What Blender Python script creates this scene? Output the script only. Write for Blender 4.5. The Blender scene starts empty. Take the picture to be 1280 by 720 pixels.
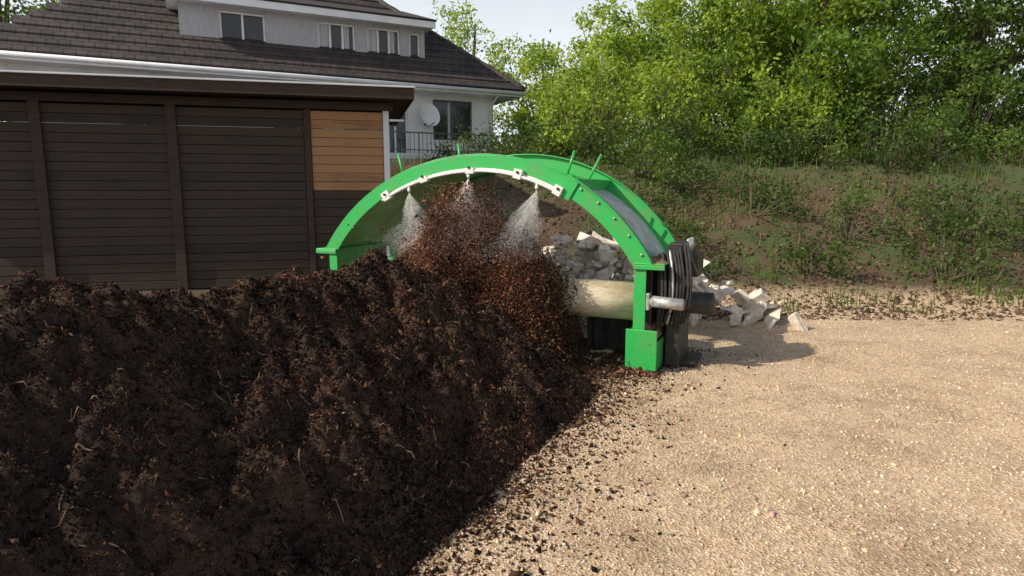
import bpy, math, random
import numpy as np
from mathutils import Vector, Matrix, noise, Euler
random.seed(7); rng=np.random.default_rng(7)
sc=bpy.context.scene
TH=math.radians(25.0)
OX,OY=-0.35,6.70
Lx,Ly=math.cos(TH),-math.sin(TH)
Dx,Dy=math.sin(TH),math.cos(TH)

# ---------------- camera ----------------
cd=bpy.data.cameras.new("camera"); cam=bpy.data.objects.new("camera",cd); sc.collection.objects.link(cam)
cam.location=(0,0,1.7); cam.rotation_euler=(math.radians(90-8.5),0,0)
cd.sensor_width=36; cd.lens=22.5; cd.clip_end=2000; cd.clip_start=0.05
sc.camera=cam

# ---------------- light ----------------
w=bpy.data.worlds.new("World"); sc.world=w; w.use_nodes=True
nt=w.node_tree; nt.nodes.clear()
sky=nt.nodes.new("ShaderNodeTexSky"); sky.sky_type='NISHITA'; sky.sun_disc=False
bg=nt.nodes.new("ShaderNodeBackground"); wo=nt.nodes.new("ShaderNodeOutputWorld")
# thin high haze whitening the sky towards the horizon
tcw=nt.nodes.new("ShaderNodeTexCoord"); sxw=nt.nodes.new("ShaderNodeSeparateXYZ"); nt.links.new(tcw.outputs["Generated"],sxw.inputs[0])
mrw=nt.nodes.new("ShaderNodeMapRange"); mrw.inputs[1].default_value=0.2; mrw.inputs[2].default_value=0.6; mrw.inputs[3].default_value=0.97; mrw.inputs[4].default_value=0.0
nt.links.new(sxw.outputs[2],mrw.inputs[0])
cn=nt.nodes.new("ShaderNodeTexNoise"); cn.inputs["Scale"].default_value=2.5; cn.inputs["Detail"].default_value=6; nt.links.new(tcw.outputs["Generated"],cn.inputs["Vector"])
mm=nt.nodes.new("ShaderNodeMath"); mm.operation='MULTIPLY_ADD'; mm.inputs[1].default_value=0.3; mm.inputs[2].default_value=-0.13; nt.links.new(cn.outputs[0],mm.inputs[0])
ma=nt.nodes.new("ShaderNodeMath"); ma.operation='ADD'; ma.use_clamp=True; nt.links.new(mm.outputs[0],ma.inputs[0]); nt.links.new(mrw.outputs[0],ma.inputs[1])
mxw=nt.nodes.new("ShaderNodeMixRGB"); mxw.inputs[2].default_value=(8.2,8.7,9.2,1)
nt.links.new(ma.outputs[0],mxw.inputs[0]); nt.links.new(sky.outputs[0],mxw.inputs[1])
nt.links.new(mxw.outputs[0],bg.inputs[0]); nt.links.new(bg.outputs[0],wo.inputs[0])
SAZ=Vector((-0.93,-0.37)).normalized(); SEL=math.radians(36)
sky.sun_elevation=SEL; sky.sun_rotation=math.atan2(SAZ.x,SAZ.y)
sky.dust_density=3.0; sky.air_density=1.2; sky.ozone_density=1.0
bg.inputs[1].default_value=0.112
sd=bpy.data.lights.new("sun","SUN"); so=bpy.data.objects.new("sun",sd); sc.collection.objects.link(so)
sd.energy=5.0; sd.angle=math.radians(0.5); sd.color=(1,0.91,0.77)
S=Vector((SAZ.x*math.cos(SEL),SAZ.y*math.cos(SEL),math.sin(SEL)))
so.rotation_euler=S.to_track_quat('Z','Y').to_euler(); so.location=(-10,-5,12)
sc.view_settings.view_transform='Standard'; sc.view_settings.look='None'; sc.view_settings.exposure=0

# ---------------- material helpers ----------------
def newmat(name):
    m=bpy.data.materials.new(name); m.use_nodes=True
    n=m.node_tree; b=n.nodes["Principled BSDF"]
    return m,n,b
def noise_node(n,scale,detail=4,rough=0.6,vec=None):
    t=n.nodes.new("ShaderNodeTexNoise"); t.inputs["Scale"].default_value=scale
    t.inputs["Detail"].default_value=detail; t.inputs["Roughness"].default_value=rough
    if vec is not None: n.links.new(vec,t.inputs["Vector"])
    return t
def ramp(n,fac,stops):
    r=n.nodes.new("ShaderNodeValToRGB"); e=r.color_ramp.elements
    while len(e)<len(stops): e.new(0.5)
    for i,(p,c) in enumerate(stops):
        e[i].position=p; e[i].color=(c[0],c[1],c[2],1)
    n.links.new(fac,r.inputs[0]); return r
def bump(n,b,h,strength,dist=0.02):
    bp=n.nodes.new("ShaderNodeBump"); bp.inputs["Strength"].default_value=strength; bp.inputs["Distance"].default_value=dist
    n.links.new(h,bp.inputs["Height"]); n.links.new(bp.outputs[0],b.inputs["Normal"])
def simple(name,c1,c2=None,scale=8,rough=0.6,metal=0,bmp=0.2,detail=5,stretch=None):
    m,n,b=newmat(name)
    tc=n.nodes.new("ShaderNodeTexCoord"); v=tc.outputs["Object"]
    if stretch:
        mp=n.nodes.new("ShaderNodeMapping"); mp.inputs["Scale"].default_value=stretch
        n.links.new(v,mp.inputs[0]); v=mp.outputs[0]
    t=noise_node(n,scale,detail,0.65,v)
    c2=c2 or tuple(x*0.7 for x in c1)
    r=ramp(n,t.outputs[0],[(0.35,c2),(0.65,c1)])
    n.links.new(r.outputs[0],b.inputs["Base Color"])
    b.inputs["Roughness"].default_value=rough; b.inputs["Metallic"].default_value=metal
    if bmp: bump(n,b,t.outputs[0],bmp)
    return m
def attrmat(name,rough=0.9,transl=0.0,nscale=0,spec=0.3):
    m,n,b=newmat(name)
    a=n.nodes.new("ShaderNodeAttribute"); a.attribute_name="Col"
    n.links.new(a.outputs["Color"],b.inputs["Base Color"]); b.inputs["Roughness"].default_value=rough
    b.inputs["Specular IOR Level"].default_value=spec
    if transl:
        tr=n.nodes.new("ShaderNodeBsdfTranslucent"); mx=n.nodes.new("ShaderNodeMixShader")
        mx.inputs[0].default_value=transl
        hs=n.nodes.new("ShaderNodeHueSaturation"); hs.inputs["Value"].default_value=1.6; hs.inputs["Saturation"].default_value=1.1
        n.links.new(a.outputs["Color"],hs.inputs["Color"]); n.links.new(hs.outputs[0],tr.inputs[0])
        out=n.nodes["Material Output"]
        n.links.new(b.outputs[0],mx.inputs[1]); n.links.new(tr.outputs[0],mx.inputs[2]); n.links.new(mx.outputs[0],out.inputs[0])
    return m
def paint_mat(name,c,dirt=(0.16,0.12,0.07),amount=0.5,rough=0.38):
    m,n,b=newmat(name)
    tc=n.nodes.new("ShaderNodeTexCoord")
    t=noise_node(n,3.5,8,0.7,tc.outputs["Object"])
    t2=noise_node(n,45,3,0.6,tc.outputs["Object"])
    r=ramp(n,t.outputs[0],[(0.48,(0,0,0)),(0.78,(amount,)*3)])
    r2=ramp(n,t2.outputs[0],[(0.55,(0,0,0)),(0.75,(amount*0.8,)*3)])
    mxf=n.nodes.new("ShaderNodeMath"); mxf.operation='MAXIMUM'
    n.links.new(r.outputs[0],mxf.inputs[0]); n.links.new(r2.outputs[0],mxf.inputs[1])
    mx=n.nodes.new("ShaderNodeMixRGB"); mx.inputs[1].default_value=(*c,1); mx.inputs[2].default_value=(*dirt,1)
    n.links.new(mxf.outputs[0],mx.inputs[0]); n.links.new(mx.outputs[0],b.inputs["Base Color"])
    rr=n.nodes.new("ShaderNodeMapRange"); rr.inputs[3].default_value=rough; rr.inputs[4].default_value=0.8
    n.links.new(mxf.outputs[0],rr.inputs[0]); n.links.new(rr.outputs[0],b.inputs["Roughness"])
    bump(n,b,t2.outputs[0],0.08,0.005)
    return m

GREEN=paint_mat("green_paint",(0.024,0.38,0.08),amount=0.6)
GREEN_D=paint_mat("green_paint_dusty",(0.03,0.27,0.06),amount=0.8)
DUSTY=simple("dusty_steel",(0.55,0.56,0.55),(0.33,0.34,0.34),6,0.6,0.0)
STEEL=simple("galvanised_steel",(0.55,0.55,0.53),(0.33,0.33,0.32),20,0.4,0.4)
WHITEPL=simple("white_plastic",(0.78,0.78,0.75),(0.55,0.55,0.5),30,0.5,0,0.05)
BLACK=simple("black_steel",(0.02,0.02,0.02),(0.05,0.045,0.04),10,0.5,0.3)
RUBBER=simple("rubber",(0.018,0.018,0.018),(0.04,0.035,0.03),12,0.8)
DRUM=simple("worn_drum_steel",(0.80,0.70,0.53),(0.55,0.42,0.28),5,0.6,0.0,0.2,stretch=(1,1,3))
WHITEWALL=simple("white_render",(0.72,0.72,0.72),(0.60,0.60,0.61),1.2,0.9,0,0.1)
FASCIA=simple("white_fascia",(0.74,0.75,0.78),(0.62,0.63,0.66),2,0.7,0,0.05)
DORMERW=simple("grey_cladding",(0.40,0.40,0.43),(0.31,0.31,0.33),3,0.8,0,0.1,stretch=(8,1,1))
FRAME=simple("window_frame",(0.72,0.72,0.72),(0.6,0.6,0.6),5,0.5,0,0)
RAIL=simple("railing_metal",(0.12,0.13,0.14),(0.07,0.07,0.08),5,0.5,0.5,0)
CURT=simple("curtain",(0.5,0.5,0.52),(0.3,0.3,0.33),3,0.9,0,0.3,stretch=(14,1,0.4))
m,n,b=newmat("window_glass"); b.inputs["Base Color"].default_value=(0.012,0.015,0.018,1); b.inputs["Roughness"].default_value=0.06
tc=n.nodes.new("ShaderNodeTexCoord"); t=noise_node(n,2,2,0.5,tc.outputs["Object"]); bump(n,b,t.outputs[0],0.05,0.02); GLASS=m
def planks(name,c1,c2,h):
    m,n,b=newmat(name)
    tc=n.nodes.new("ShaderNodeTexCoord")
    mp=n.nodes.new("ShaderNodeMapping"); mp.inputs["Scale"].default_value=(0.35,0.35,6)
    n.links.new(tc.outputs["Object"],mp.inputs[0])
    t=noise_node(n,6,6,0.7,mp.outputs[0])
    big=noise_node(n,1.4,5,0.7,tc.outputs["Object"])
    sx=n.nodes.new("ShaderNodeSeparateXYZ"); n.links.new(tc.outputs["Object"],sx.inputs[0])
    dv=n.nodes.new("ShaderNodeMath"); dv.operation='DIVIDE'; dv.inputs[1].default_value=h; n.links.new(sx.outputs[2],dv.inputs[0])
    fl=n.nodes.new("ShaderNodeMath"); fl.operation='FLOOR'; n.links.new(dv.outputs[0],fl.inputs[0])
    wn=n.nodes.new("ShaderNodeTexWhiteNoise"); wn.noise_dimensions='1D'; n.links.new(fl.outputs[0],wn.inputs["W"])
    ad=n.nodes.new("ShaderNodeMath"); ad.operation='MULTIPLY_ADD'; ad.inputs[1].default_value=0.30
    n.links.new(wn.outputs[0],ad.inputs[0]); n.links.new(t.outputs[0],ad.inputs[2])
    a2=n.nodes.new("ShaderNodeMath"); a2.operation='MULTIPLY_ADD'; a2.inputs[1].default_value=0.7; n.links.new(big.outputs[0],a2.inputs[0]); n.links.new(ad.outputs[0],a2.inputs[2])
    r=ramp(n,a2.outputs[0],[(0.68,c2),(1.0,c1)])
    n.links.new(r.outputs[0],b.inputs["Base Color"]); b.inputs["Roughness"].default_value=0.75
    bump(n,b,t.outputs[0],0.3); return m
WOOD=planks("larch_boards",(0.38,0.20,0.09),(0.18,0.09,0.045),0.156)
WOODB=planks("dark_boards",(0.045,0.027,0.016),(0.016,0.010,0.007),0.156)  # dark tone, doubling as painted shade on the lower bay boards
WOODD=simple("dark_timber",(0.06,0.034,0.021),(0.03,0.017,0.012),5,0.8,0,0.3,stretch=(1,1,8))
m,n,b=newmat("roof_tiles")
tc=n.nodes.new("ShaderNodeTexCoord")
br=n.nodes.new("ShaderNodeTexBrick"); n.links.new(tc.outputs["Object"],br.inputs["Vector"])
br.inputs["Scale"].default_value=1.0; br.inputs["Brick Width"].default_value=0.25; br.inputs["Row Height"].default_value=0.30
br.inputs["Mortar Size"].default_value=0.018; br.inputs["Mortar Smooth"].default_value=0.4
br.inputs["Color1"].default_value=(0.070,0.053,0.049,1); br.inputs["Color2"].default_value=(0.042,0.035,0.034,1); br.inputs["Mortar"].default_value=(0.012,0.010,0.010,1)
t=noise_node(n,1.5,5,0.7,tc.outputs["Object"])
mx=n.nodes.new("ShaderNodeMixRGB"); mx.blend_type='MULTIPLY'; mx.inputs[0].default_value=0.8
r=ramp(n,t.outputs[0],[(0.3,(0.55,0.55,0.55)),(0.7,(1.3,1.2,1.1))])
n.links.new(br.outputs[0],mx.inputs[1]); n.links.new(r.outputs[0],mx.inputs[2]); n.links.new(mx.outputs[0],b.inputs["Base Color"])
b.inputs["Roughness"].default_value=0.7
bump(n,b,br.outputs["Fac"],-0.6,0.03); TILES=m

# ---------------- mesh helpers ----------------
def link(o,parent=None):
    sc.collection.objects.link(o)
    if parent: o.parent=parent
    return o
def empty(name,loc=(0,0,0),rz=0):
    e=bpy.data.objects.new(name,None); sc.collection.objects.link(e); e.location=loc; e.rotation_euler=(0,0,rz); return e
def np_mesh(name,verts,faces,mat,col=None,parent=None,smooth=False):
    verts=np.asarray(verts,dtype=np.float32); faces=np.asarray(faces,dtype=np.int32)
    me=bpy.data.meshes.new(name); k=faces.shape[1]; nf=len(faces)
    me.vertices.add(len(verts)); me.vertices.foreach_set("co",verts.ravel())
    me.loops.add(nf*k); me.loops.foreach_set("vertex_index",faces.ravel())
    me.polygons.add(nf); me.polygons.foreach_set("loop_start",np.arange(0,nf*k,k,dtype=np.int32))
    me.polygons.foreach_set("loop_total",np.full(nf,k,dtype=np.int32))
    if smooth: me.polygons.foreach_set("use_smooth",np.ones(nf,dtype=bool))
    me.update(calc_edges=True)
    if col is not None:
        a=me.color_attributes.new("Col",'FLOAT_COLOR','POINT')
        c=np.ones((len(verts),4),dtype=np.float32); c[:,:3]=col; a.data.foreach_set("color",c.ravel())
    me.materials.append(mat); o=bpy.data.objects.new(name,me); return link(o,parent)
def pymesh(name,verts,faces,mat,parent=None,smooth=False,bevel=0):
    me=bpy.data.meshes.new(name); me.from_pydata([tuple(v) for v in verts],[],faces); me.update()
    if smooth:
        for p in me.polygons: p.use_smooth=True
    me.materials.append(mat); o=bpy.data.objects.new(name,me); link(o,parent)
    if bevel:
        bm=o.modifiers.new("bevel","BEVEL"); bm.width=bevel; bm.segments=2; bm.limit_method='ANGLE'
    return o
def box(name,lo,hi,mat,parent=None,bevel=0.006):
    x0,y0,z0=lo;x1,y1,z1=hi
    v=[(x0,y0,z0),(x1,y0,z0),(x1,y1,z0),(x0,y1,z0),(x0,y0,z1),(x1,y0,z1),(x1,y1,z1),(x0,y1,z1)]
    f=[(0,3,2,1),(4,5,6,7),(0,1,5,4),(1,2,6,5),(2,3,7,6),(3,0,4,7)]
    return pymesh(name,v,f,mat,parent,bevel=bevel)
def tube_data(pts,rad,n=10):
    pts=[Vector(p) for p in pts]; vs=[];fs=[]
    for i,p in enumerate(pts):
        if i==0: t=pts[1]-p
        elif i==len(pts)-1: t=p-pts[i-1]
        else: t=pts[i+1]-pts[i-1]
        t.normalize(); up=Vector((0,0,1)) if abs(t.z)<0.9 else Vector((1,0,0))
        a=t.cross(up).normalized(); c=t.cross(a)
        r=rad[i] if hasattr(rad,'__len__') else rad
        for k in range(n):
            an=2*math.pi*k/n; vs.append(p+a*math.cos(an)*r+c*math.sin(an)*r)
    for i in range(len(pts)-1):
        for k in range(n):
            fs.append((i*n+k,i*n+(k+1)%n,(i+1)*n+(k+1)%n,(i+1)*n+k))
    return vs,fs,n
def tube(name,pts,rad,mat,parent=None,n=10):
    vs,fs,n=tube_data(pts,rad,n)
    fs.append(tuple(range(n))[::-1]); fs.append(tuple(range(len(vs)-n,len(vs))))
    o=pymesh(name,vs,fs,mat,parent,smooth=True); return o
STR=1.13
def XS(a): return STR if a<0 else 1.0
def arc_sweep(name,r0,r1,y0,y1,a0,a1,mat,parent,n=64,zc=0.0,bevel=0.003):
    vs=[];fs=[]
    for i in range(n+1):
        a=math.radians(a0+(a1-a0)*i/n); s,c=math.sin(a)*XS(a),math.cos(a)
        for r,y in ((r0,y0),(r1,y0),(r1,y1),(r0,y1)): vs.append((r*s,y,zc+r*c))
    for i in range(n):
        for k in range(4):
            fs.append((i*4+k,(i+1)*4+k,(i+1)*4+(k+1)%4,i*4+(k+1)%4))
    fs.append((0,1,2,3)); fs.append((n*4+3,n*4+2,n*4+1,n*4))
    return pymesh(name,vs,fs,mat,parent,bevel=bevel)
def rot_mats(N):
    q=rng.normal(size=(N,4)); q/=np.linalg.norm(q,axis=1)[:,None]
    w_,x,y,z=q.T
    R=np.empty((N,3,3))
    R[:,0,0]=1-2*(y*y+z*z);R[:,0,1]=2*(x*y-z*w_);R[:,0,2]=2*(x*z+y*w_)
    R[:,1,0]=2*(x*y+z*w_);R[:,1,1]=1-2*(x*x+z*z);R[:,1,2]=2*(y*z-x*w_)
    R[:,2,0]=2*(x*z-y*w_);R[:,2,1]=2*(y*z+x*w_);R[:,2,2]=1-2*(x*x+y*y)
    return R
OCT=(np.array([[1,0,0],[-1,0,0],[0,1,0],[0,-1,0],[0,0,1],[0,0,-1]],float),
     np.array([[0,2,4],[2,1,4],[1,3,4],[3,0,4],[2,0,5],[1,2,5],[3,1,5],[0,3,5]]))
TET=(np.array([[1,1,1],[1,-1,-1],[-1,1,-1],[-1,-1,1]],float)*0.6,np.array([[0,1,2],[0,3,1],[0,2,3],[1,3,2]]))
QUAD=(np.array([[-0.5,-0.0,0],[0,-0.28,0.04],[0.6,0,0],[0,0.28,0.04]],float),np.array([[0,1,2,3]]))
def scatter(name,pos,scale,shape,col,mat,parent=None,jit=0.3,R=None):
    pos=np.asarray(pos);N=len(pos); sv,sf=shape; nv=len(sv)
    scale=np.asarray(scale)
    if scale.ndim==1: scale=np.repeat(scale[:,None],3,1)
    if R is None: R=rot_mats(N)
    V=sv[None]+ (rng.normal(size=(N,nv,3))*jit*0.5 if jit else 0)
    V=V*scale[:,None,:]
    V=np.einsum('nij,nvj->nvi',R,V)+pos[:,None,:]
    F=(sf[None]+ (np.arange(N)*nv)[:,None,None]).reshape(-1,sf.shape[1])
    C=np.repeat(np.asarray(col)[:,None,:],nv,1).reshape(-1,3)
    return np_mesh(name,V.reshape(-1,3),F,mat,C,parent)
def fn(x,y,z,s,o=4):
    return noise.fractal(Vector((x*s,y*s,z*s)),1.0,2.0,o)
def sstep(a,b,x):
    t=min(1,max(0,(x-a)/(b-a))); return t*t*(3-2*t)

# ---------------- ground ----------------
def gh(x,y):
    e=9.0+0.25*math.sin(x*0.5)+2.9*sstep(-1.6,-3.2,x)
    h=2.55*sstep(e,e+7.5,y)
    if h>0.01: h+=0.22*fn(x,y,0,0.6)*min(1,h)*(1 if y<40 else .4)+0.05*fn(x,y,3,3)*min(1,h*2)
    h+=0.022*fn(x,y,9,0.8)+0.006*fn(x,y,4,5,3)
    h+=max(0,y-60)*0.02
    return h
xs=np.concatenate([-np.geomspace(600,12,22),np.arange(-11.5,14,0.09),np.geomspace(14.5,600,22)])
ys=np.concatenate([-np.geomspace(400,2,14),np.arange(-1.5,20,0.09),np.geomspace(20.5,900,26)])
V=[(x,y,gh(x,y)) for y in ys for x in xs]; nx=len(xs);ny=len(ys)
ii=np.arange((ny-1)*(nx-1)); r_=ii//(nx-1); c_=ii%(nx-1); b0=r_*nx+c_
F=np.stack([b0,b0+1,b0+nx+1,b0+nx],1)
m,n,b=newmat("gravel_and_soil")
tc=n.nodes.new("ShaderNodeTexCoord"); v=tc.outputs["Object"]
vo=n.nodes.new("ShaderNodeTexVoronoi"); vo.inputs["Scale"].default_value=60; n.links.new(v,vo.inputs["Vector"])
big=noise_node(n,1.3,9,0.75,v); fine=noise_node(n,60,5,0.7,v)
gr=ramp(n,vo.outputs["Color"],[(0.1,(0.40,0.285,0.175)),(0.5,(0.58,0.43,0.28)),(0.9,(0.74,0.59,0.42))])
bm_=ramp(n,big.outputs[0],[(0.36,(0.70,0.65,0.60)),(0.56,(1.05,1.02,1.0))])
g1=n.nodes.new("ShaderNodeMixRGB"); g1.blend_type='MULTIPLY'; g1.inputs[0].default_value=1
n.links.new(gr.outputs[0],g1.inputs[1]); n.links.new(bm_.outputs[0],g1.inputs[2])
soil=ramp(n,fine.outputs[0],[(0.35,(0.05,0.033,0.02)),(0.65,(0.14,0.09,0.055))])
gn=noise_node(n,0.9,6,0.75,v)
veg=ramp(n,fine.outputs[0],[(0.35,(0.03,0.05,0.012)),(0.7,(0.09,0.13,0.035))])
vf=ramp(n,gn.outputs[0],[(0.48,(0,0,0)),(0.58,(1,1,1))])
sx=n.nodes.new("ShaderNodeSeparateXYZ"); n.links.new(v,sx.inputs[0])
bk=n.nodes.new("ShaderNodeMapRange"); bk.inputs[1].default_value=0.05; bk.inputs[2].default_value=0.22; n.links.new(sx.outputs[2],bk.inputs[0])
up=n.nodes.new("ShaderNodeMapRange"); up.inputs[1].default_value=1.6; up.inputs[2].default_value=2.5; n.links.new(sx.outputs[2],up.inputs[0])
mxv=n.nodes.new("ShaderNodeMath"); mxv.operation='MAXIMUM'; n.links.new(vf.outputs[0],mxv.inputs[0]); n.links.new(up.outputs[0],mxv.inputs[1])
xr=n.nodes.new("ShaderNodeMapRange"); xr.inputs[1].default_value=-2.0; xr.inputs[2].default_value=1.5; n.links.new(sx.outputs[0],xr.inputs[0])
mv2=n.nodes.new("ShaderNodeMath"); mv2.operation='MULTIPLY'; n.links.new(mxv.outputs[0],mv2.inputs[0]); n.links.new(xr.outputs[0],mv2.inputs[1])
g2=n.nodes.new("ShaderNodeMixRGB"); n.links.new(mv2.outputs[0],g2.inputs[0]); n.links.new(soil.outputs[0],g2.inputs[1]); n.links.new(veg.outputs[0],g2.inputs[2])
xl=n.nodes.new("ShaderNodeMapRange"); xl.inputs[1].default_value=-1.4; xl.inputs[2].default_value=-2.2; n.links.new(sx.outputs[0],xl.inputs[0])
mk=n.nodes.new("ShaderNodeMath"); mk.operation='MAXIMUM'; n.links.new(bk.outputs[0],mk.inputs[0]); n.links.new(xl.outputs[0],mk.inputs[1])
g3=n.nodes.new("ShaderNodeMixRGB"); n.links.new(mk.outputs[0],g3.inputs[0]); n.links.new(g1.outputs[0],g3.inputs[1]); n.links.new(g2.outputs[0],g3.inputs[2])
n.links.new(g3.outputs[0],b.inputs["Base Color"]); b.inputs["Roughness"].default_value=0.95
ad=n.nodes.new("ShaderNodeMath"); ad.operation='ADD'; n.links.new(vo.outputs["Distance"],ad.inputs[0]); n.links.new(fine.outputs[0],ad.inputs[1])
bump(n,b,ad.outputs[0],0.7,0.018)
np_mesh("ground",V,F,m,smooth=True)

N=42000
yy=1.6+rng.power(1.2,N)*7.6; xx=-1.6+(rng.random(N))*(yy*1.0+2.2)
zz=np.array([gh(x,y) for x,y in zip(xx,yy)])
sz=rng.gamma(1.8,0.0023,N)+0.003
base=np.array([0.68,0.52,0.35]); col=base[None]*(0.45+0.75*rng.random((N,1)))*(1+0.09*rng.normal(size=(N,3)))
gl=rng.random(N)<0.2; col[gl]=np.array([0.60,0.55,0.49])*(0.5+0.7*rng.random((gl.sum(),1)))
STONE=attrmat("stone",0.9)
scatter("gravel",np.stack([xx,yy,zz+sz*0.2],1),np.stack([sz,sz*0.8,sz*0.55],1),OCT,np.clip(col,0.02,0.8),STONE)

# ---------------- compost windrow ----------------
def hz(s,d):
    Hc=1.12+0.16*sstep(-3.0,-5.5,d)
    w_=1.62-0.24*sstep(-1.2,-0.1,d)
    a=abs(s)/w_
    base=Hc*(1-a**1.35) if a<1 else -1.3*(a-1)-0.03
    base*=1-0.12*sstep(-1.8,-1.0,d)*(1-sstep(-0.8,-0.4,d))
    f=sstep(-1.15,-0.15,d)
    aa=abs(s+0.12)/1.06
    fill=(1.36+0.16*fn(s,d,7,2.5,3))*(1-aa**2.2) if aa<1 else -1
    h=max(base*(1-0.8*f) if s>0 else base, fill*f)
    if d>0.8: h=h-(d-0.8)*1.5
    return h
def heap_pt(s,d):
    h=hz(s,d)
    n1=fn(s,d,1,1.6,3)*0.14; n2=fn(s,d,5,6,5)*0.095; n3=fn(s,d,8,24,3)*0.032
    amp=min(1,max(0.1,h*2.5+0.15))
    return h+(n1+n2+n3)*amp-0.03
heap=empty("compost_windrow",(OX,OY,0),-TH)
ss=np.arange(-2.3,2.3,0.018); ds=np.arange(-7.2,1.9,0.02)
V=[(s,d,heap_pt(s,d)) for d in ds for s in ss]; nx=len(ss);ny=len(ds)
ii=np.arange((ny-1)*(nx-1)); r_=ii//(nx-1); c_=ii%(nx-1); b0=r_*nx+c_
F=np.stack([b0,b0+1,b0+nx+1,b0+nx],1)
m,n,b=newmat("compost")
tc=n.nodes.new("ShaderNodeTexCoord"); v=tc.outputs["Object"]
t=noise_node(n,45,8,0.8,v); t2=noise_node(n,3,4,0.6,v)
ad=n.nodes.new("ShaderNodeMath"); ad.operation='MULTIPLY_ADD'; ad.inputs[1].default_value=0.4; n.links.new(t2.outputs[0],ad.inputs[0]); n.links.new(t.outputs[0],ad.inputs[2])
r=ramp(n,ad.outputs[0],[(0.5,(0.013,0.007,0.005)),(0.7,(0.045,0.023,0.014)),(0.95,(0.14,0.075,0.042))])
n.links.new(r.outputs[0],b.inputs["Base Color"]); b.inputs["Roughness"].default_value=0.95
bump(n,b,t.outputs[0],1.0,0.025)
np_mesh("heap_surface",V,F,m,parent=heap,smooth=True)
CR=attrmat("compost_crumb",0.92,spec=0.12)
RED=np.array([1.05,0.94,0.88])
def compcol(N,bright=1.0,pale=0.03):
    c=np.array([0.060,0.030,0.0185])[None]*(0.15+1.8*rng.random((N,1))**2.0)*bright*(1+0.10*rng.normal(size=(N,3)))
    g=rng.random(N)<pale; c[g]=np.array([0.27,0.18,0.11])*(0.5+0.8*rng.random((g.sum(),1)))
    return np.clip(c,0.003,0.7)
N=330000
s=rng.uniform(-1.3,1.75,N); d=1.0-7.4*rng.power(1.6,N)
z=np.array([heap_pt(a,b_) for a,b_ in zip(s,d)])
k=z>-0.02; s,d,z=s[k],d[k],z[k]; N=len(s)
near=1-0.42*np.clip((-d-2.2)/2.5,0,1)
sz=(rng.gamma(1.4,0.0026,N)+0.0026)*near
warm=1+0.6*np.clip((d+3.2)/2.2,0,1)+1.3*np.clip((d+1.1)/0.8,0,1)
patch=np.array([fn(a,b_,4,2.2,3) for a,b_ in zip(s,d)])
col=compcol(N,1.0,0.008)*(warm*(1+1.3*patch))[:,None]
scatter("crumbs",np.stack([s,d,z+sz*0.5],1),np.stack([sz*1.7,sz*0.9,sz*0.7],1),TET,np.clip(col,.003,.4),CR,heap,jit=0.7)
N=90000
s=rng.uniform(-1.3,1.7,N); d=1-7.4*rng.power(1.5,N); z=np.array([heap_pt(a,b_) for a,b_ in zip(s,d)])
k=z>-0.02; s,d,z=s[k],d[k],z[k]; N=len(s)
near=1-0.3*np.clip((-d-2.2)/2.5,0,1)
ln=(rng.gamma(1.5,0.008,N)+0.006)*near
th=(0.0011+0.0017*rng.random(N))*near
col=compcol(N,2.0,0.10)
scatter("wood_fibres",np.stack([s,d,z+0.007],1),np.stack([ln,th,th],1),TET,col,CR,heap,jit=0.5)
vs=[];fs=[]
for i in range(520):
    s_=rng.uniform(-1.2,1.5); d_=rng.uniform(-6,0); L_=rng.uniform(0.02,0.07); an=rng.uniform(0,6.28); cu=rng.normal()*0.35
    pts=[]
    for j in range(4):
        u=j/3*L_; a_=an+cu*j/3; x_=s_+u*math.cos(a_); y_=d_+u*math.sin(a_); pts.append((x_,y_,heap_pt(x_,y_)+0.010+0.006*math.sin(j)))
    a_,b_,n_=tube_data(pts,rng.uniform(0.0012,0.0035),4); o=len(vs); vs+=a_; fs+=[tuple(q+o for q in f) for f in b_]
STRAW=simple("straw",(0.30,0.20,0.12),(0.12,0.075,0.045),4,0.8)
pymesh("twigs",vs,fs,STRAW,heap)
# crumbs spilled along the toe
N=70000
d=rng.uniform(-6.5,1.2,N); s=1.34+rng.exponential(0.22,N)-0.1
s+=0.14*np.array([fn(a,3,1,1.8) for a in d])
sz=rng.gamma(1.3,0.0030,N)+0.0025
X=OX+s*Lx+d*Dx; Y=OY+s*Ly+d*Dy
z=np.array([gh(a,b_) for a,b_ in zip(X,Y)])
scatter("spilled_crumbs",np.stack([s,d,z+sz*0.3],1),np.stack([sz*1.4,sz,sz*0.6],1),OCT,compcol(N,1.4,0.05),CR,heap,jit=0.5)
# thrown compost in the tunnel
N=150000
s=rng.normal(-0.05,0.62,N); d=rng.uniform(-1.05,0.6,N)
top=(1.36*(1-np.clip(np.abs(s+0.12)/1.2,0,1)**2.2))*np.clip((d+1.35)/0.9,0,1)
plume=np.array([fn(a,b_*.5,2,2.9,4) for a,b_ in zip(s,d)])
z=top-0.10+rng.exponential(0.10,N)*np.clip(1+2.8*plume,0.15,4)
k=(z<1.80-0.33*s*s)&(np.abs(s)<1.3)&(z>0.2); s,d,z=s[k],d[k],z[k];N=len(s)
sz=rng.gamma(1.2,0.0022,N)+0.0018
cc=compcol(N,2.9,0.07)*(1+0.9*np.array([fn(a,b_,c,3.5,3) for a,b_,c in zip(s,d,z)]))[:,None]
scatter("thrown_crumbs",np.stack([s,d,z],1),np.stack([sz*2.2,sz,sz*0.7],1),TET,np.clip(cc*RED,0.003,.5),CR,heap,jit=0.6)
N=42000
s=0.70+rng.normal(0,0.17,N); d=rng.uniform(-0.75,0.3,N); z=rng.uniform(0.02,1.25,N)-np.abs(s-0.65)*1.2-0.15*rng.random(N)
sz=rng.gamma(1.2,0.0025,N)+0.002; k=(z>0)&(s<1.0+0.22*rng.random(N)**2)
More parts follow.
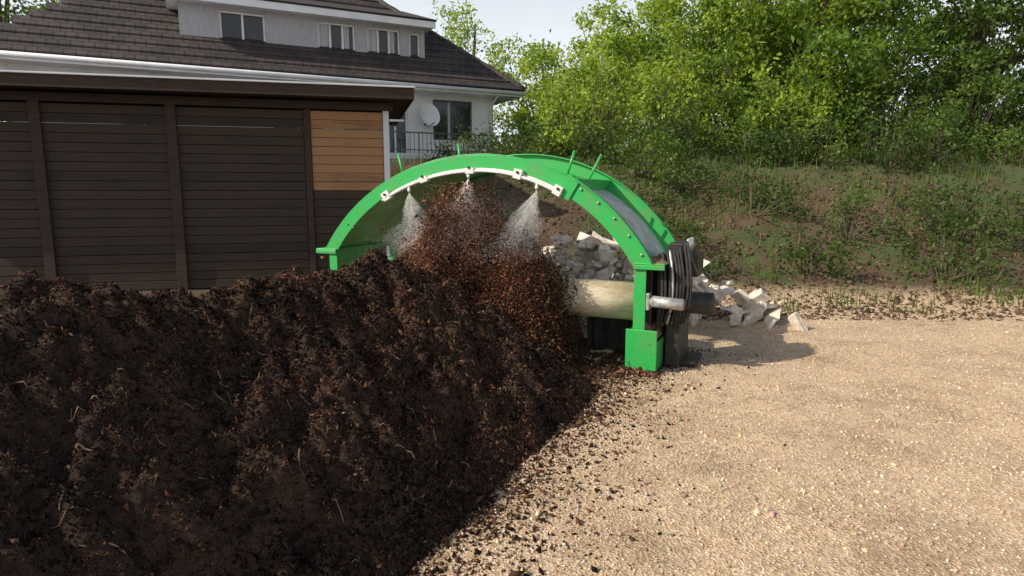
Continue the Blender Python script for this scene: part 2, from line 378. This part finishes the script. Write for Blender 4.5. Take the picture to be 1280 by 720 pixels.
scatter("falling_crumbs",np.stack([s,d,z],1)[k],np.stack([sz*2.0,sz,sz*0.7],1)[k],TET,np.clip(compcol(N,2.4,0.05)*RED,0,.5)[k],CR,heap,jit=0.6)

# ---------------- compost turner ----------------
T=empty("compost_turner",(OX,OY,0),-TH)
A0,A1,AJ=-60,60,30
DP=1.22
arc_sweep("front_flange",1.95,2.08,0.0,0.016,A0,AJ,GREEN,T)
arc_sweep("front_flange_lower",1.93,2.105,-0.004,0.014,AJ+0.2,A1,GREEN,T)
arc_sweep("rear_flange",1.95,2.14,DP,DP+0.016,A0,A1,GREEN,T)
arc_sweep("shell",1.985,1.999,0.017,DP-0.001,A0,AJ,GREEN_D,T)
arc_sweep("shell_lower",1.985,2.0,0.017,DP-0.001,AJ+0.2,A1,DUSTY,T)
arc_sweep("stiffener",2.0,2.055,0.55,0.562,-40,AJ-1,GREEN,T)
arc_sweep("flange_lip_front",2.08,2.093,0.0,0.05,A0,AJ-0.3,GREEN,T)
arc_sweep("flange_lip_lower",2.105,2.117,-0.05,0.014,AJ+0.2,A1,GREEN,T)
arc_sweep("flange_lip_rear",2.14,2.152,DP-0.045,DP+0.016,A0,A1,GREEN,T)
def P(a,r,y): a=math.radians(a); return (r*math.sin(a)*XS(a),y,r*math.cos(a))
arc_sweep("joint_plate",2.0,2.115,0.017,DP-0.001,AJ-0.35,AJ+0.15,GREEN,T,n=2,bevel=0)
arc_sweep("joint_splice",1.90,2.12,-0.022,-0.005,AJ-2.2,AJ+1.6,GREEN,T,n=3)
arc_sweep("spray_bar",1.918,1.949,-0.012,0.02,-33,28,WHITEPL,T)
tube("spray_pipe",[P(a,1.918,-0.034) for a in np.linspace(-33,29,50)],0.016,WHITEPL,T)
for i,a in enumerate((-31,-17,-2,14,27.5)):
    arc_sweep("pipe_bracket_%d"%(i+1),1.89,1.985 if i in(0,3,4) else 1.95,-0.056,-0.001,a-1.3,a+1.3,WHITEPL,T,n=2)
    p=P(a,1.955,0)
    tube("bolt_%d"%(i+1),[(p[0],-0.07,p[2]),(p[0],-0.052,p[2])],0.014,BLACK,T,6)
for i in range(14):
    a=AJ+3+i*2.0; p=P(a,2.06,0)
    if a<A1-1 and i%3==0: tube("flange_bolt_%d"%(i+1),[(p[0],-0.02,p[2]),(p[0],-0.004,p[2])],0.012,STEEL,T,6)
noz=[-22.5,-2.5,20.5]; lean=[0.42,-0.03,-0.30]
DROP=attrmat("water_droplets",0.3,0.5)
spray=empty("water_spray",(OX,OY,0),-TH)
for i,a in enumerate(noz):
    p=P(a,1.918,-0.034)
    tube("nozzle_%d"%(i+1),[(p[0],p[1],p[2]),(p[0],p[1],p[2]-0.035),(p[0],p[1],p[2]-0.036),(p[0],p[1],p[2]-0.07)],[0.012,0.012,0.02,0.014],WHITEPL,T)
    N=70000
    h=rng.random(N)**0.6*0.68; an=rng.uniform(0,2*math.pi,N)
    rad=h*0.46*np.sqrt(rng.random(N))
    wob=np.array([fn(math.cos(q)*1.5,math.sin(q)*1.5,hh*4+i*9,1.3,4) for q,hh in zip(an,h)])
    rad=rad*(1+0.9*wob)
    k=rng.random(N)<np.clip(0.7+2.2*wob,0.05,1)*(1-h/0.72)**0.8
    pos=np.stack([p[0]+rad*np.cos(an)+h*lean[i],p[1]-0.35*h+rad*np.sin(an),p[2]-0.07-h],1)[k]
    scatter("spray_cone_%d"%(i+1),pos,rng.uniform(0.0010,0.0021,len(pos)),TET,np.full((len(pos),3),0.9),DROP,spray,jit=0)
N=70000
s=rng.normal(0.0,0.55,N); d=rng.uniform(-0.9,0.5,N); z=1.42+rng.normal(0,0.17,N)-0.25*s*s
q=np.array([fn(a,b_,c,2.4,4) for a,b_,c in zip(s,d,z)]); k=(rng.random(N)<np.clip(0.25+2.2*q,0,1))&(z<1.8-0.3*s*s)
scatter("drifting_mist",np.stack([s,d,z],1)[k],rng.uniform(0.0008,0.0015,k.sum()),TET,np.full((k.sum(),3),0.8),DROP,spray,jit=0)
for i,(a,y,ta,tl) in enumerate([(-24,0.02,-14,0.20),(-11,0.4,-5,0.17),(23,0.5,16,0.20),(29,0.55,24,0.27)]):
    p=Vector(P(a,2.0,y)); t_=math.radians(ta)
    tube("rod_%d"%(i+1),[p,p+Vector((math.sin(t_)*tl*1.6,0,math.cos(t_)*(tl+.1)))],0.014,GREEN,T,8)
def leg(sg,name):
    OFF=-0.22 if sg<0 else 0
    def bx(nm,lo,hi,mat,**k):
        l=list(lo);h=list(hi)
        if sg<0: l[0],h[0]=-hi[0]+OFF,-lo[0]+OFF
        return box(name+"_"+nm,l,h,mat,T,**k)
    bx("post",(1.66,-0.004,0.40),(1.775,0.012,1.03),GREEN)
    bx("post_web",(1.66,0.013,0.40),(1.672,DP-0.5,1.03),GREEN_D)
    bx("post_rear",(1.66,DP,0.40),(1.80,DP+0.015,1.03),GREEN)
    bx("top_plate",(1.655,-0.03,1.031),(1.95,DP+0.02,1.045),GREEN)
    bx("top_plate_front_lip",(1.655,-0.032,0.985),(1.95,-0.018,1.03),GREEN)
    bx("foot_front",(1.60,-0.03,0.02),(1.90,-0.014,0.41),GREEN)
    bx("foot_inner",(1.60,-0.013,0.02),(1.614,DP,0.38),GREEN_D)
    bx("foot_outer",(1.886,-0.013,0.02),(1.90,DP,0.30),GREEN_D)
    bx("foot_rear",(1.615,DP-0.015,0.02),(1.885,DP,0.38),GREEN_D)
    bx("skid",(1.58,-0.04,0.0),(1.92,DP+0.1,0.019),BLACK)
    bx("frame_black",(1.70,0.15,0.40),(1.80,0.60,1.0),BLACK)
leg(1,"right_leg"); leg(-1,"left_leg")
DIRT=simple("settled_dirt",(0.26,0.17,0.10),(0.10,0.06,0.035),30,0.95,0,0.8)
def dirt(nm,x0,x1,y0,y1,z0,h):
    vs=[];fs=[];n_=14
    for j in range(n_+1):
        for i in range(n_+1):
            u,v_=i/n_,j/n_
            vs.append((x0+(x1-x0)*u,y0+(y1-y0)*v_,z0+h*(max(0,math.sin(math.pi*u))**.5*max(0,math.sin(math.pi*v_))**.3)*(0.8+0.5*fn(u*3,v_*6,x0,1.5))))
    for j in range(n_):
        for i in range(n_):
            a=j*(n_+1)+i; fs.append((a,a+1,a+n_+2,a+n_+1))
    return pymesh(nm,vs,fs,DIRT,T,smooth=True)
dirt("foot_dirt",1.616,1.884,-0.01,DP-0.02,0.32,0.17)
dirt("plate_dirt",1.67,1.94,0.0,0.5,1.044,0.045)
N=1500
s=rng.uniform(1.58,1.93,N); d=-0.03-np.abs(rng.normal(0,0.05,N)); sz=rng.gamma(1.3,0.004,N)+0.003
scatter("foot_crumbs",np.stack([s,d,0.004+sz*.4+0*s],1),sz,OCT,compcol(N,2.2,0.1),CR,T,jit=.5)
box("bearing_block",(1.60,0.30,0.44),(1.66,0.60,0.76),BLACK,T)
tube("rotor_drum",[(-1.64,0.45,0.60),(-1.0,0.45,0.60),(0.9,0.45,0.60),(1.60,0.45,0.60)],0.195,DRUM,T,40)
for i in range(14):
    s_=-1.4+i*0.185; a=i*2.4
    c,si=math.cos(a),math.sin(a)
    pts=[]
    for (rr,hw) in ((0.18,0.05),(0.32,0.04),(0.35,0.07)):
        for sgn in(-1,1):
            for th in(-0.008,0.008):
                pts.append((s_+sgn*hw,0.45+c*rr-si*th,0.60+si*rr+c*th))
    f=[]
    for q in range(2):
        o_=q*4
        f+=[(o_,o_+4,o_+6,o_+2),(o_+1,o_+3,o_+7,o_+5),(o_,o_+1,o_+5,o_+4),(o_+2,o_+6,o_+7,o_+3)]
    f+=[(8,9,11,10),(0,2,3,1)]
    pymesh("paddle_%d"%(i+1),pts,f,DRUM,T)
vs=[];fs=[]
for i in range(15):
    for j in range(5):
        vs.append((1.0+i*0.042,0.62+0.02*math.sin(i*1.9)+0.02*j/4,0.03+0.36*(1-j/4)))
for i in range(14):
    for j in range(4): a=i*5+j; fs.append((a,a+1,a+6,a+5))
pymesh("rubber_flap",vs,fs,RUBBER,T)
tube("hydraulic_cylinder",[(1.80,0.05,0.68),(2.12,0.03,0.67)],0.055,STEEL,T,20)
tube("hydraulic_rod",[(1.70,0.06,0.685),(1.80,0.05,0.68)],0.025,STEEL,T,14)
box("cylinder_lug",(1.78,-0.01,0.60),(1.81,0.11,0.76),STEEL,T)
box("drive_column",(1.92,0.25,0.02),(2.06,0.75,1.22),BLACK,T,0.01)
box("drive_motor_plate",(1.84,0.18,0.42),(1.915,0.82,1.12),BLACK,T)
tube("drive_motor",[(2.06,0.5,0.62),(2.10,0.5,0.62),(2.10,0.5,0.62),(2.32,0.5,0.62),(2.34,0.5,0.62)],[0.16,0.16,0.11,0.11,0.06],BLACK,T,24)
box("valve_block",(2.061,0.30,0.90),(2.20,0.62,1.12),BLACK,T,0.012)
for i in range(4): tube("valve_spool_%d"%(i+1),[(2.09+0.0*i,0.34+i*0.08,1.12),(2.09,0.34+i*0.08,1.26)],0.014,STEEL,T,8)
for i in range(9):
    x=1.86+0.03*i+random.uniform(-.01,.01)
    pts=[]
    for k in range(24):
        u=k/23
        pts.append((x+0.06*math.sin(u*3.1)*(1+0.2*i/9),0.16-0.10*math.sin(u*3.14)+0.012*i,0.44+(0.66+0.015*i)*u+0.02*math.sin(u*6+i)))
    tube("hose_%d"%(i+1),pts,0.013,STEEL if i==3 else RUBBER,T,8)
box("support_skid",(1.93,0.35,0.0),(2.2,0.8,0.05),BLACK,T,0.01)

# ---------------- rubble ----------------
RUB=simple("broken_concrete",(0.78,0.71,0.61),(0.46,0.40,0.33),9,0.9,0,0.5)
vs=[];fs=[]
for i in range(320):
    x=0.55+abs(rng.normal())*0.85 if i%5 else 0.4+rng.random()*3.2
    y=8.5+rng.normal()*0.40
    hmax=(1.08 if x<2.0 else max(0.1,1.08-0.6*(x-2.0)))*(1-min(1,abs(y-8.6)/1.3))
    z=rng.random()*max(0.02,hmax)
    g_=rng.uniform(0.5,1.1)
    sz=Vector((rng.uniform(.06,.24),rng.uniform(.05,.18),rng.uniform(.02,.08)))*g_
    R=Euler((rng.normal()*0.7,rng.normal()*0.7,rng.uniform(0,6))).to_matrix()
    o=len(vs)
    for a in(-1,1):
        for b_ in(-1,1):
            for c in(-1,1):
                p=R@Vector((a*sz.x*rng.uniform(.5,1.1),b_*sz.y*rng.uniform(.5,1.1),c*sz.z*rng.uniform(.6,1.1)))
                vs.append((p.x+x,p.y+y,p.z+z+0.05))
    for f in ((0,1,3,2),(4,6,7,5),(0,4,5,1),(2,3,7,6),(0,2,6,4),(1,5,7,3)): fs.append(tuple(q+o for q in f))
pymesh("rubble_pile",vs,fs,RUB,bevel=0.008)

# ---------------- house ----------------
HR=math.radians(26.4)
H=empty("house",(-0.63,22.0,-0.08),HR)
def wall(name,x0,x1,z0,z1,y,op,mat,parent,depth=0.14):
    X=sorted({x0,x1,*[o[0] for o in op],*[o[1] for o in op]}); Z=sorted({z0,z1,*[o[2] for o in op],*[o[3] for o in op]})
    vs=[];fs=[]
    def q(a,b_,c,d_):
        o=len(vs); vs.extend([a,b_,c,d_]); fs.append((o,o+1,o+2,o+3))
    for i in range(len(X)-1):
        for j in range(len(Z)-1):
            cx=(X[i]+X[i+1])/2; cz=(Z[j]+Z[j+1])/2
            if any(o[0]<cx<o[1] and o[2]<cz<o[3] for o in op): continue
            q((X[i],y,Z[j]),(X[i+1],y,Z[j]),(X[i+1],y,Z[j+1]),(X[i],y,Z[j+1]))
    for (a,b_,c,d_) in op:
        q((a,y,c),(a,y+depth,c),(a,y+depth,d_),(a,y,d_)); q((b_,y,c),(b_,y,d_),(b_,y+depth,d_),(b_,y+depth,c))
        q((a,y,d_),(a,y+depth,d_),(b_,y+depth,d_),(b_,y,d_)); q((a,y,c),(b_,y,c),(b_,y+depth,c),(a,y+depth,c))
    return pymesh(name,vs,fs,mat,parent)
def window(name,a,b_,c,d_,y,parent,mull=1,curt=None,fr=None):
    yy=y+0.09; f=0.055; fr=fr or FRAME
    box(name+"_glass",(a,yy+0.03,c),(b_,yy+0.04,d_),GLASS,parent,0)
    box(name+"_frame_l",(a,yy-0.03,c),(a+f,yy+0.029,d_),fr,parent); box(name+"_frame_r",(b_-f,yy-0.03,c),(b_,yy+0.029,d_),fr,parent)
    box(name+"_frame_t",(a+f,yy-0.028,d_-f),(b_-f,yy+0.029,d_),fr,parent); box(name+"_frame_b",(a+f,yy-0.028,c),(b_-f,yy+0.029,c+f),fr,parent)
    for k in range(mull):
        x=a+(b_-a)*(k+1)/(mull+1); box(name+"_mullion_%d"%k,(x-0.03,yy-0.026,c+f),(x+0.03,yy+0.028,d_-f),fr,parent)
    if curt:
        for j,(u,v_) in enumerate(curt):
            x0=a+(b_-a)*u; x1=a+(b_-a)*v_; box(name+"_curtain_%d"%j,(x0,yy+0.022,c+f),(x1,yy+0.0295,d_-f),CURT,parent,0)
    box(name+"_sill",(a-0.05,y-0.05,c-0.05),(b_+0.05,y+0.06,c-0.003),FRAME,parent)
HW,HD=13.0,9.0
op=[(-2.12,-0.76,3.45,4.72),(-3.75,-2.95,2.75,4.72),(-7,-5.5,3.5,4.7),(-11,-9.4,3.5,4.7)]
wall("front_wall",-HW,0,1.8,4.98,0,op,WHITEWALL,H)
pymesh("side_walls",[(0,0,1.8),(0,HD,1.8),(0,HD,4.98),(0,0,4.98),(-HW,0,1.8),(-HW,HD,1.8),(-HW,HD,4.98),(-HW,0,4.98)],[(0,1,2,3),(4,7,6,5),(1,5,6,2)],WHITEWALL,H)
window("window_1",*op[0],0,H,1,[(0.40,0.47)],RAIL); window("door_1",*op[1],0,H,1,[(0,0.3)])
window("window_2",*op[2],0,H,1); window("window_3",*op[3],0,H,1)
ex=0.75; EZ=-0.17; tp=0.86
box("fascia_front",(-HW-ex,-0.72,5.04+EZ),(ex,-0.68,5.22+EZ),FASCIA,H); box("fascia_right",(ex-0.04,-0.679,5.04+EZ),(ex,HD+0.7,5.22+EZ),FASCIA,H)
box("fascia_left",(-HW-ex,-0.679,5.04+EZ),(-HW-ex+0.04,HD+0.7,5.22+EZ),FASCIA,H)
box("soffit",(-HW-ex+0.05,-0.675,5.06+EZ),(ex-0.05,HD+0.68,5.09+EZ),FASCIA,H,0)
tube("gutter",[(-HW-ex,-0.78,5.16+EZ),(ex+0.05,-0.78,5.14+EZ)],0.06,FASCIA,H,12)
def roofpoly(name,pts,parent,mat=TILES,th=0.06):
    P0=Vector(pts[0]); ux=(Vector(pts[1])-P0).normalized(); nrm=(Vector(pts[1])-P0).cross(Vector(pts[2])-P0).normalized()
    uy=nrm.cross(ux)
    M=Matrix((ux,uy,nrm)).transposed().to_4x4(); M.translation=P0
    loc=[((Vector(p)-P0).dot(ux),(Vector(p)-P0).dot(uy)) for p in pts]
    k=len(loc); vs=[(x,y,0) for x,y in loc]+[(x,y,-th) for x,y in loc]
    fs=[tuple(range(k)),tuple(range(2*k-1,k-1,-1))]+[(i,i+k,(i+1)%k+k,(i+1)%k) for i in range(k)]
    o=pymesh(name,vs,fs,mat,parent); o.matrix_local=M; return o
y0=-0.76; x1=ex+0.04; x0=-HW-x1; half=(HD+1.5)/2; rz0=5.24+EZ; zr=rz0+half*tp
A=(x0,y0,rz0);B=(x1,y0,rz0);C=(x1-half,y0+half,zr);Dd=(x0+half,y0+half,zr);E=(x1,y0+2*half,rz0);G=(x0,y0+2*half,rz0)
roofpoly("roof_front",[A,B,C,Dd],H); roofpoly("roof_right",[B,E,C],H); roofpoly("roof_left",[G,A,Dd],H); roofpoly("roof_back",[E,G,Dd,C],H)
hp=[Vector(B).lerp(Vector(C),i/30)+Vector((0,0,0.03)) for i in range(31)]
tube("hip_tiles",hp,[0.10 if i%2 else 0.08 for i in range(31)],TILES,H,8)
cv=[];cf=[]
nc=17
for i in range(nc):
    u=i/nc*half; z=rz0+u*tp; o=len(cv)
    cv+= [(x0+u,y0+u-0.03,z+0.0),(x1-u,y0+u-0.03,z+0.0),(x1-u,y0+u-0.03,z+0.035),(x0+u,y0+u-0.03,z+0.035),(x0+u,y0+u+0.30,z+0.30*tp+0.006),(x1-u,y0+u+0.30,z+0.30*tp+0.006)]
    cf+=[(o,o+1,o+2,o+3),(o+3,o+2,o+5,o+4)]
pymesh("tile_courses",cv,cf,TILES,H)
dx0,dx1,dy,dz0,dz1=-9.2,-2.25,0.30,5.65,6.85
dop=[(-2.75,-2.40,5.84,6.74),(-4.08,-3.05,5.78,6.78),(-5.55,-4.45,5.78,6.78),(-8.2,-7.0,5.78,6.78)]
wall("dormer_front",dx0,dx1,dz0,dz1+0.1,dy,dop,DORMERW,H,0.1)
pymesh("dormer_cheeks",[(dx1,dy,dz0),(dx1,dy+2.6,dz0+2),(dx1,dy+2.6,dz1+.2),(dx1,dy,dz1+.1),(dx0,dy,dz0),(dx0,dy+2.6,dz0+2),(dx0,dy+2.6,dz1+.2),(dx0,dy,dz1+.1)],[(0,1,2,3),(4,7,6,5)],DORMERW,H)
for i,o_ in enumerate(dop): window("dormer_window_%d"%(i+1),*o_,dy,H,(0,2,2,1)[i],[(0.0,0.3),(0.7,0.85)] if i in(1,2) else None)
box("dormer_fascia",(dx0-0.3,dy-0.45,6.84),(dx1+0.22,dy-0.41,7.06),FASCIA,H); box("dormer_soffit",(dx0-0.29,dy-0.405,6.88),(dx1+0.17,dy+1.5,6.91),FASCIA,H,0)
box("dormer_fascia_side",(dx1+0.18,dy-0.405,6.88),(dx1+0.22,dy+2.2,7.09),FASCIA,H)
roofpoly("dormer_roof",[(dx0-0.33,dy-0.48,7.09),(dx1+0.25,dy-0.48,7.09),(dx1+0.25,3.3,8.17),(dx0-0.33,3.3,8.17)],H)
box("chimney",(-6.6,3.4,8.0),(-5.9,4.1,10.4),WHITEWALL,H)
box("balcony_slab",(-5.2,-1.3,2.75),(-0.0,-0.02,2.93),WHITEWALL,H); box("balcony_base",(-5.2,-1.25,1.6),(-0.02,-1.1,2.749),WHITEWALL,H)
box("balcony_handrail",(-5.2,-1.28,3.52),(0.0,-1.23,3.56),RAIL,H); box("balcony_bottom_rail",(-5.2,-1.27,3.02),(0.0,-1.24,3.05),RAIL,H)
for i in range(40):
    x=-5.15+i*0.132; box("baluster_%d"%(i+1),(x,-1.265,2.93),(x+(0.035 if i%8==0 else 0.014),-1.245,3.52),RAIL,H,0)
vs=[];fs=[];nr=6;na=24
for j in range(nr+1):
    r=0.36*j/nr
    for k in range(na):
        a=2*math.pi*k/na; vs.append((r*math.cos(a),0.22*(r/0.36)**2*-0.5,r*math.sin(a)*1.08))
for j in range(nr):
    for k in range(na): fs.append((j*na+k,j*na+(k+1)%na,(j+1)*na+(k+1)%na,(j+1)*na+k))
dsh=pymesh("dish_reflector",vs,fs,FASCIA,H,smooth=True); dsh.location=(-2.42,-0.4,4.15); dsh.rotation_euler=(math.radians(-18),0,math.radians(12))
tube("dish_arm",[(-2.42,-0.35,3.8),(-2.38,-0.85,3.9)],0.015,RAIL,H); tube("dish_mast",[(-2.42,-0.02,3.9),(-2.42,-0.36,3.95),(-2.42,-0.38,4.1)],0.025,RAIL,H)
tube("downpipe",[(-0.12,-0.12,1.9),(-0.12,-0.12,4.6),(-0.1,-0.6,4.9)],0.045,FASCIA,H)

# ---------------- shed ----------------
Sh=empty("wooden_shed",(-2.27,12.0,0),math.radians(14))
def shb(nm,lo,hi,mat,bevel=0.006): return box(nm,lo,hi,mat,Sh,bevel)
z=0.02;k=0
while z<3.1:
    shb("board_%d"%k,(-1.35,0.004*(k%2),z),(-0.09,0.03,z+0.150),WOOD if z>1.65 else WOODB,0.008)  # lower boards get the dark colour to imitate shade seen under the arch
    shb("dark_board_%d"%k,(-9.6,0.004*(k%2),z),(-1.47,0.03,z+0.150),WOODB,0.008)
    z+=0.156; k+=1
shb("corner_post",(-0.085,-0.03,0.0),(0.02,0.10,3.16),FASCIA)
shb("door_post",(-1.465,-0.03,0.0),(-1.355,0.10,3.16),WOODD)
shb("side_wall",(-0.05,0.11,0.0),(0.0,4.0,3.15),WOOD); shb("back_wall",(-9.5,3.95,0.2),(-0.06,4.0,3.15),WOODD)
for i,x in enumerate((-3.6,-5.6,-7.6,-9.6)): shb("bay_post_%d"%i,(x-0.08,-0.06,0.0),(x+0.08,-0.003,3.16),WOODD)
shb("far_side_wall",(-9.65,0.15,0.0),(-9.6,4.0,3.15),WOODD)
shb("lintel",(-9.7,-0.06,3.161),(0.1,0.12,3.30),WOODD)
shb("roof_fascia",(-10,-0.55,3.31),(0.42,-0.51,3.50),WOODD); shb("roof_deck",(-10,-0.505,3.34),(0.41,4.3,3.47),WOODD)
shb("roof_edge_metal",(-10.02,-0.58,3.501),(0.46,4.32,3.53),FASCIA); shb("roof_fascia_side",(0.415,-0.505,3.31),(0.44,4.3,3.50),WOODD)
shb("lamp_bracket",(0.03,-0.02,2.98),(0.30,0.02,3.02),FASCIA)

# ---------------- vegetation ----------------
LEAF=attrmat("leaves",0.55,0.42,spec=0.35); BARK=simple("bark",(0.13,0.10,0.07),(0.06,0.045,0.03),12,0.9,0,0.6,stretch=(1,1,0.3))
def leaves(name,centers,rads,per,size,colA,colB,parent,squash=0.75):
    P_=[];C_=[]
    for c,r in zip(centers,rads):
        N=int(per*(r/0.8)**2)
        dvec=rng.normal(size=(N,3)); dvec/=np.linalg.norm(dvec,axis=1)[:,None]
        q=dvec*(rng.random(N)[:,None]**0.45)*r; q[:,2]*=squash; q*=1+0.25*rng.normal(size=(N,1))
        P_.append(np.array(c)[None]+q)
        u=rng.random(); base=np.array(colA)*(1-u)+np.array(colB)*u
        C_.append(base[None]*(0.7+0.6*rng.random((N,1))))
    P_=np.concatenate(P_);C_=np.concatenate(C_)
    s_=rng.uniform(0.7,1.3,len(P_))*size
    return scatter(name,P_,s_,QUAD,np.clip(C_,0.005,0.6),LEAF,parent,jit=0.15)
def tree(x,y,top,rx,name="deciduous_tree",ncl=90,per=260,size=0.15,cA=(0.05,0.10,0.015),cB=(0.13,0.20,0.03),low=0.15):
    z0=gh(x,y)-0.1; e=empty(name,(x,y,z0)); h=top-z0
    cz=h*(low+1)/2; rz=h*(1-low)/2
    pts=[];rad=[]
    for i in range(9):
        u=i/8; pts.append((0.25*math.sin(u*3+x),0.2*math.sin(u*4+y),h*0.85*u)); rad.append(0.24*(1-u)**0.8*(h/8)+0.02)
    tube("trunk",pts,rad,BARK,e,10)
    cs=[];rs=[]
    for i in range(ncl):
        dv=rng.normal(size=3); dv/=np.linalg.norm(dv); q=rng.random()**0.4
        lump=1+0.28*fn(dv[0]+x,dv[1]+y,dv[2],1.6,3)
        c=np.array([dv[0]*rx*q*lump,dv[1]*rx*q*lump,cz+dv[2]*rz*q*lump*0.95])
        cs.append(c); rs.append(rng.uniform(0.35,0.85)*(rx/2.8)**0.5)
    lv=[];lf=[]
    for c in cs[::3]:
        u=min(0.8,max(0.15,(c[2]/h)*0.6)); i=int(u*8); p0=Vector(pts[i]); p1=Vector(c)
        mid=(p0+p1)/2+Vector((0,0,-0.15)); vs_,fs_,n_=tube_data([p0,mid,p1],[rad[i]*0.45+0.01,0.03,0.01],6)
        o=len(lv); lv+=vs_; lf+=[tuple(a+o for a in f) for f in fs_]
    pymesh("limbs",lv,lf,BARK,e,smooth=True)
    leaves("crown",cs,rs,per,size,cA,cB,e)
    return e
br_=((0.16,0.25,0.035),(0.38,0.46,0.075)); mid_=((0.09,0.17,0.025),(0.33,0.42,0.06)); dk=((0.045,0.09,0.015),(0.14,0.21,0.035))
tree(-1.9,31,10.6,2.2,ncl=50,per=150,cA=br_[0],cB=br_[1],low=0.3)
tree(1.4,27,8.2,2.2,ncl=80,per=260,cA=br_[0],cB=br_[1],low=0.05)
tree(3.6,23.5,7.9,2.2,ncl=100,per=280,cA=br_[0],cB=br_[1],low=0.02)
tree(5.6,20.0,9.0,2.5,ncl=180,per=320,size=0.13,cA=mid_[0],cB=mid_[1],low=0.0)
tree(9.2,19.5,9.8,2.9,ncl=140,per=280,cA=mid_[0],cB=mid_[1],low=0.0)
tree(13.4,19.5,10.5,3.1,ncl=120,per=230,cA=dk[0],cB=dk[1],low=0.0)
tree(17.8,19.0,10.5,3.2,ncl=100,per=200,cA=dk[0],cB=dk[1],low=0.0)
tree(-16.5,22,11,3.2,ncl=70,per=150,cA=dk[0],cB=dk[1])
tree(11,28,11,4,ncl=80,per=150,size=0.2,cA=dk[0],cB=dk[1])
cs=[];rs=[]
for i in range(150):
    x=rng.uniform(-60,70); cs.append((x,rng.uniform(48,60),rng.uniform(2.5,7.0+1.2*math.sin(x*0.3)))); rs.append(rng.uniform(1.2,2.4))
e=empty("distant_trees"); leaves("foliage",cs,rs,90,0.5,dk[0],(0.10,0.16,0.03),e)
def shrub(x,y,r,h,cA,cB,per=330,size=0.09):
    e=empty("shrub",(x,y,gh(x,y)-0.05)); cs=[];rs=[];lv=[];lf=[]
    for i in range(int(16*r*h)+6):
        a=rng.uniform(0,6.28); q=rng.random()**0.5*r; z=rng.random()*h*(1-0.5*(q/r)**2)
        c=(q*math.cos(a),q*math.sin(a),z+0.1); cs.append(c); rs.append(rng.uniform(0.22,0.42))
        vs_,fs_,n_=tube_data([(0.1*math.cos(a),0.1*math.sin(a),0),(c[0]*.6,c[1]*.6,z*.6),c],[0.02,0.012,0.005],5)
        o=len(lv); lv+=vs_; lf+=[tuple(k_+o for k_ in f) for f in fs_]
    pymesh("stems",lv,lf,BARK,e); leaves("foliage",cs,rs,per,size,cA,cB,e,0.85)
for i in range(12):
    x=1.6+i*1.3+rng.normal()*0.2; y=17.6+rng.normal()*0.4
    shrub(x,y,rng.uniform(1.0,1.3),rng.uniform(2.2,3.4),*((mid_ if i<6 else dk)),per=260,size=0.11)
for i in range(15):
    x=0.3+i*1.0+rng.normal()*0.25; y=15.6+rng.normal()*0.6
    shrub(x,y,rng.uniform(0.7,1.0),rng.uniform(0.7,1.3) ,*(dk if i%2 else ((0.025,0.05,0.012),(0.08,0.12,0.025))),per=280)
for (x,y,r,h) in [(2.3,13.2,0.8,0.6),(3.6,13.8,0.9,0.7),(1.0,14.2,0.8,0.6),(4.8,12.8,0.8,0.8),(6.3,12.0,0.9,1.1),(8,11.8,1.0,1.5),(9.6,11.2,1.1,1.7),(0.0,15.1,.9,.7),(-1.2,15.2,0.8,0.7),(11.4,11,1.2,1.8),(7.2,10.6,.7,.8),(1.9,11.0,0.55,0.35),(5.2,11.0,.7,.6),(3.4,10.9,.5,.3),(2.9,12.0,.6,.4),(13,10.5,1.2,1.8)]:
    shrub(x,y,r,h,(0.035,0.07,0.015),(0.10,0.15,0.03),size=0.07)
N=42000
x=rng.uniform(-6,14,N); y=rng.uniform(8.9,19,N)
g=np.array([fn(a,b_,2,0.7,4) for a,b_ in zip(x,y)])
k=(g+0.25*rng.normal(size=N)+ (y-13)*0.08-np.clip(0.8-x,0,3)*0.25)>0.05; x,y=x[k],y[k];N=len(x)
z=np.array([gh(a,b_) for a,b_ in zip(x,y)])
ang=rng.uniform(0,2*math.pi,N); tilt=rng.normal(0,0.35,N)
BL=(np.array([[-0.5,0,0],[0.5,0,0],[0.1,0.25,1.0]],float),np.array([[0,1,2]]))
R=np.zeros((N,3,3)); ca,sa,ct,st=np.cos(ang),np.sin(ang),np.cos(tilt),np.sin(tilt)
R[:,0,0]=ca;R[:,0,1]=-sa*ct;R[:,0,2]=sa*st;R[:,1,0]=sa;R[:,1,1]=ca*ct;R[:,1,2]=-ca*st;R[:,2,1]=st;R[:,2,2]=ct
hgt=rng.gamma(4,0.045,N)
col=np.array([0.085,0.14,0.025])[None]*(0.5+1.0*rng.random((N,1))); dry=rng.random(N)<0.18; col[dry]=np.array([0.20,0.15,0.07])*(0.6+0.6*rng.random((dry.sum(),1)))
scatter("grass",np.stack([x,y,z-0.01],1),np.stack([0.022+0*hgt,hgt*0.5,hgt],1),BL,col,LEAF,None,jit=0,R=R)
N=22000
x=rng.uniform(-3,9,N); y=rng.uniform(8.4,14.5,N); z=np.array([gh(a,b_) for a,b_ in zip(x,y)]); sz=rng.gamma(1.3,0.009,N)+0.006
scatter("soil_clods",np.stack([x,y,z],1),np.stack([sz*1.2,sz,sz*.7],1),OCT,np.array([0.12,0.078,0.048])[None]*(0.35+1.1*rng.random((N,1))),CR,None,jit=0.6)
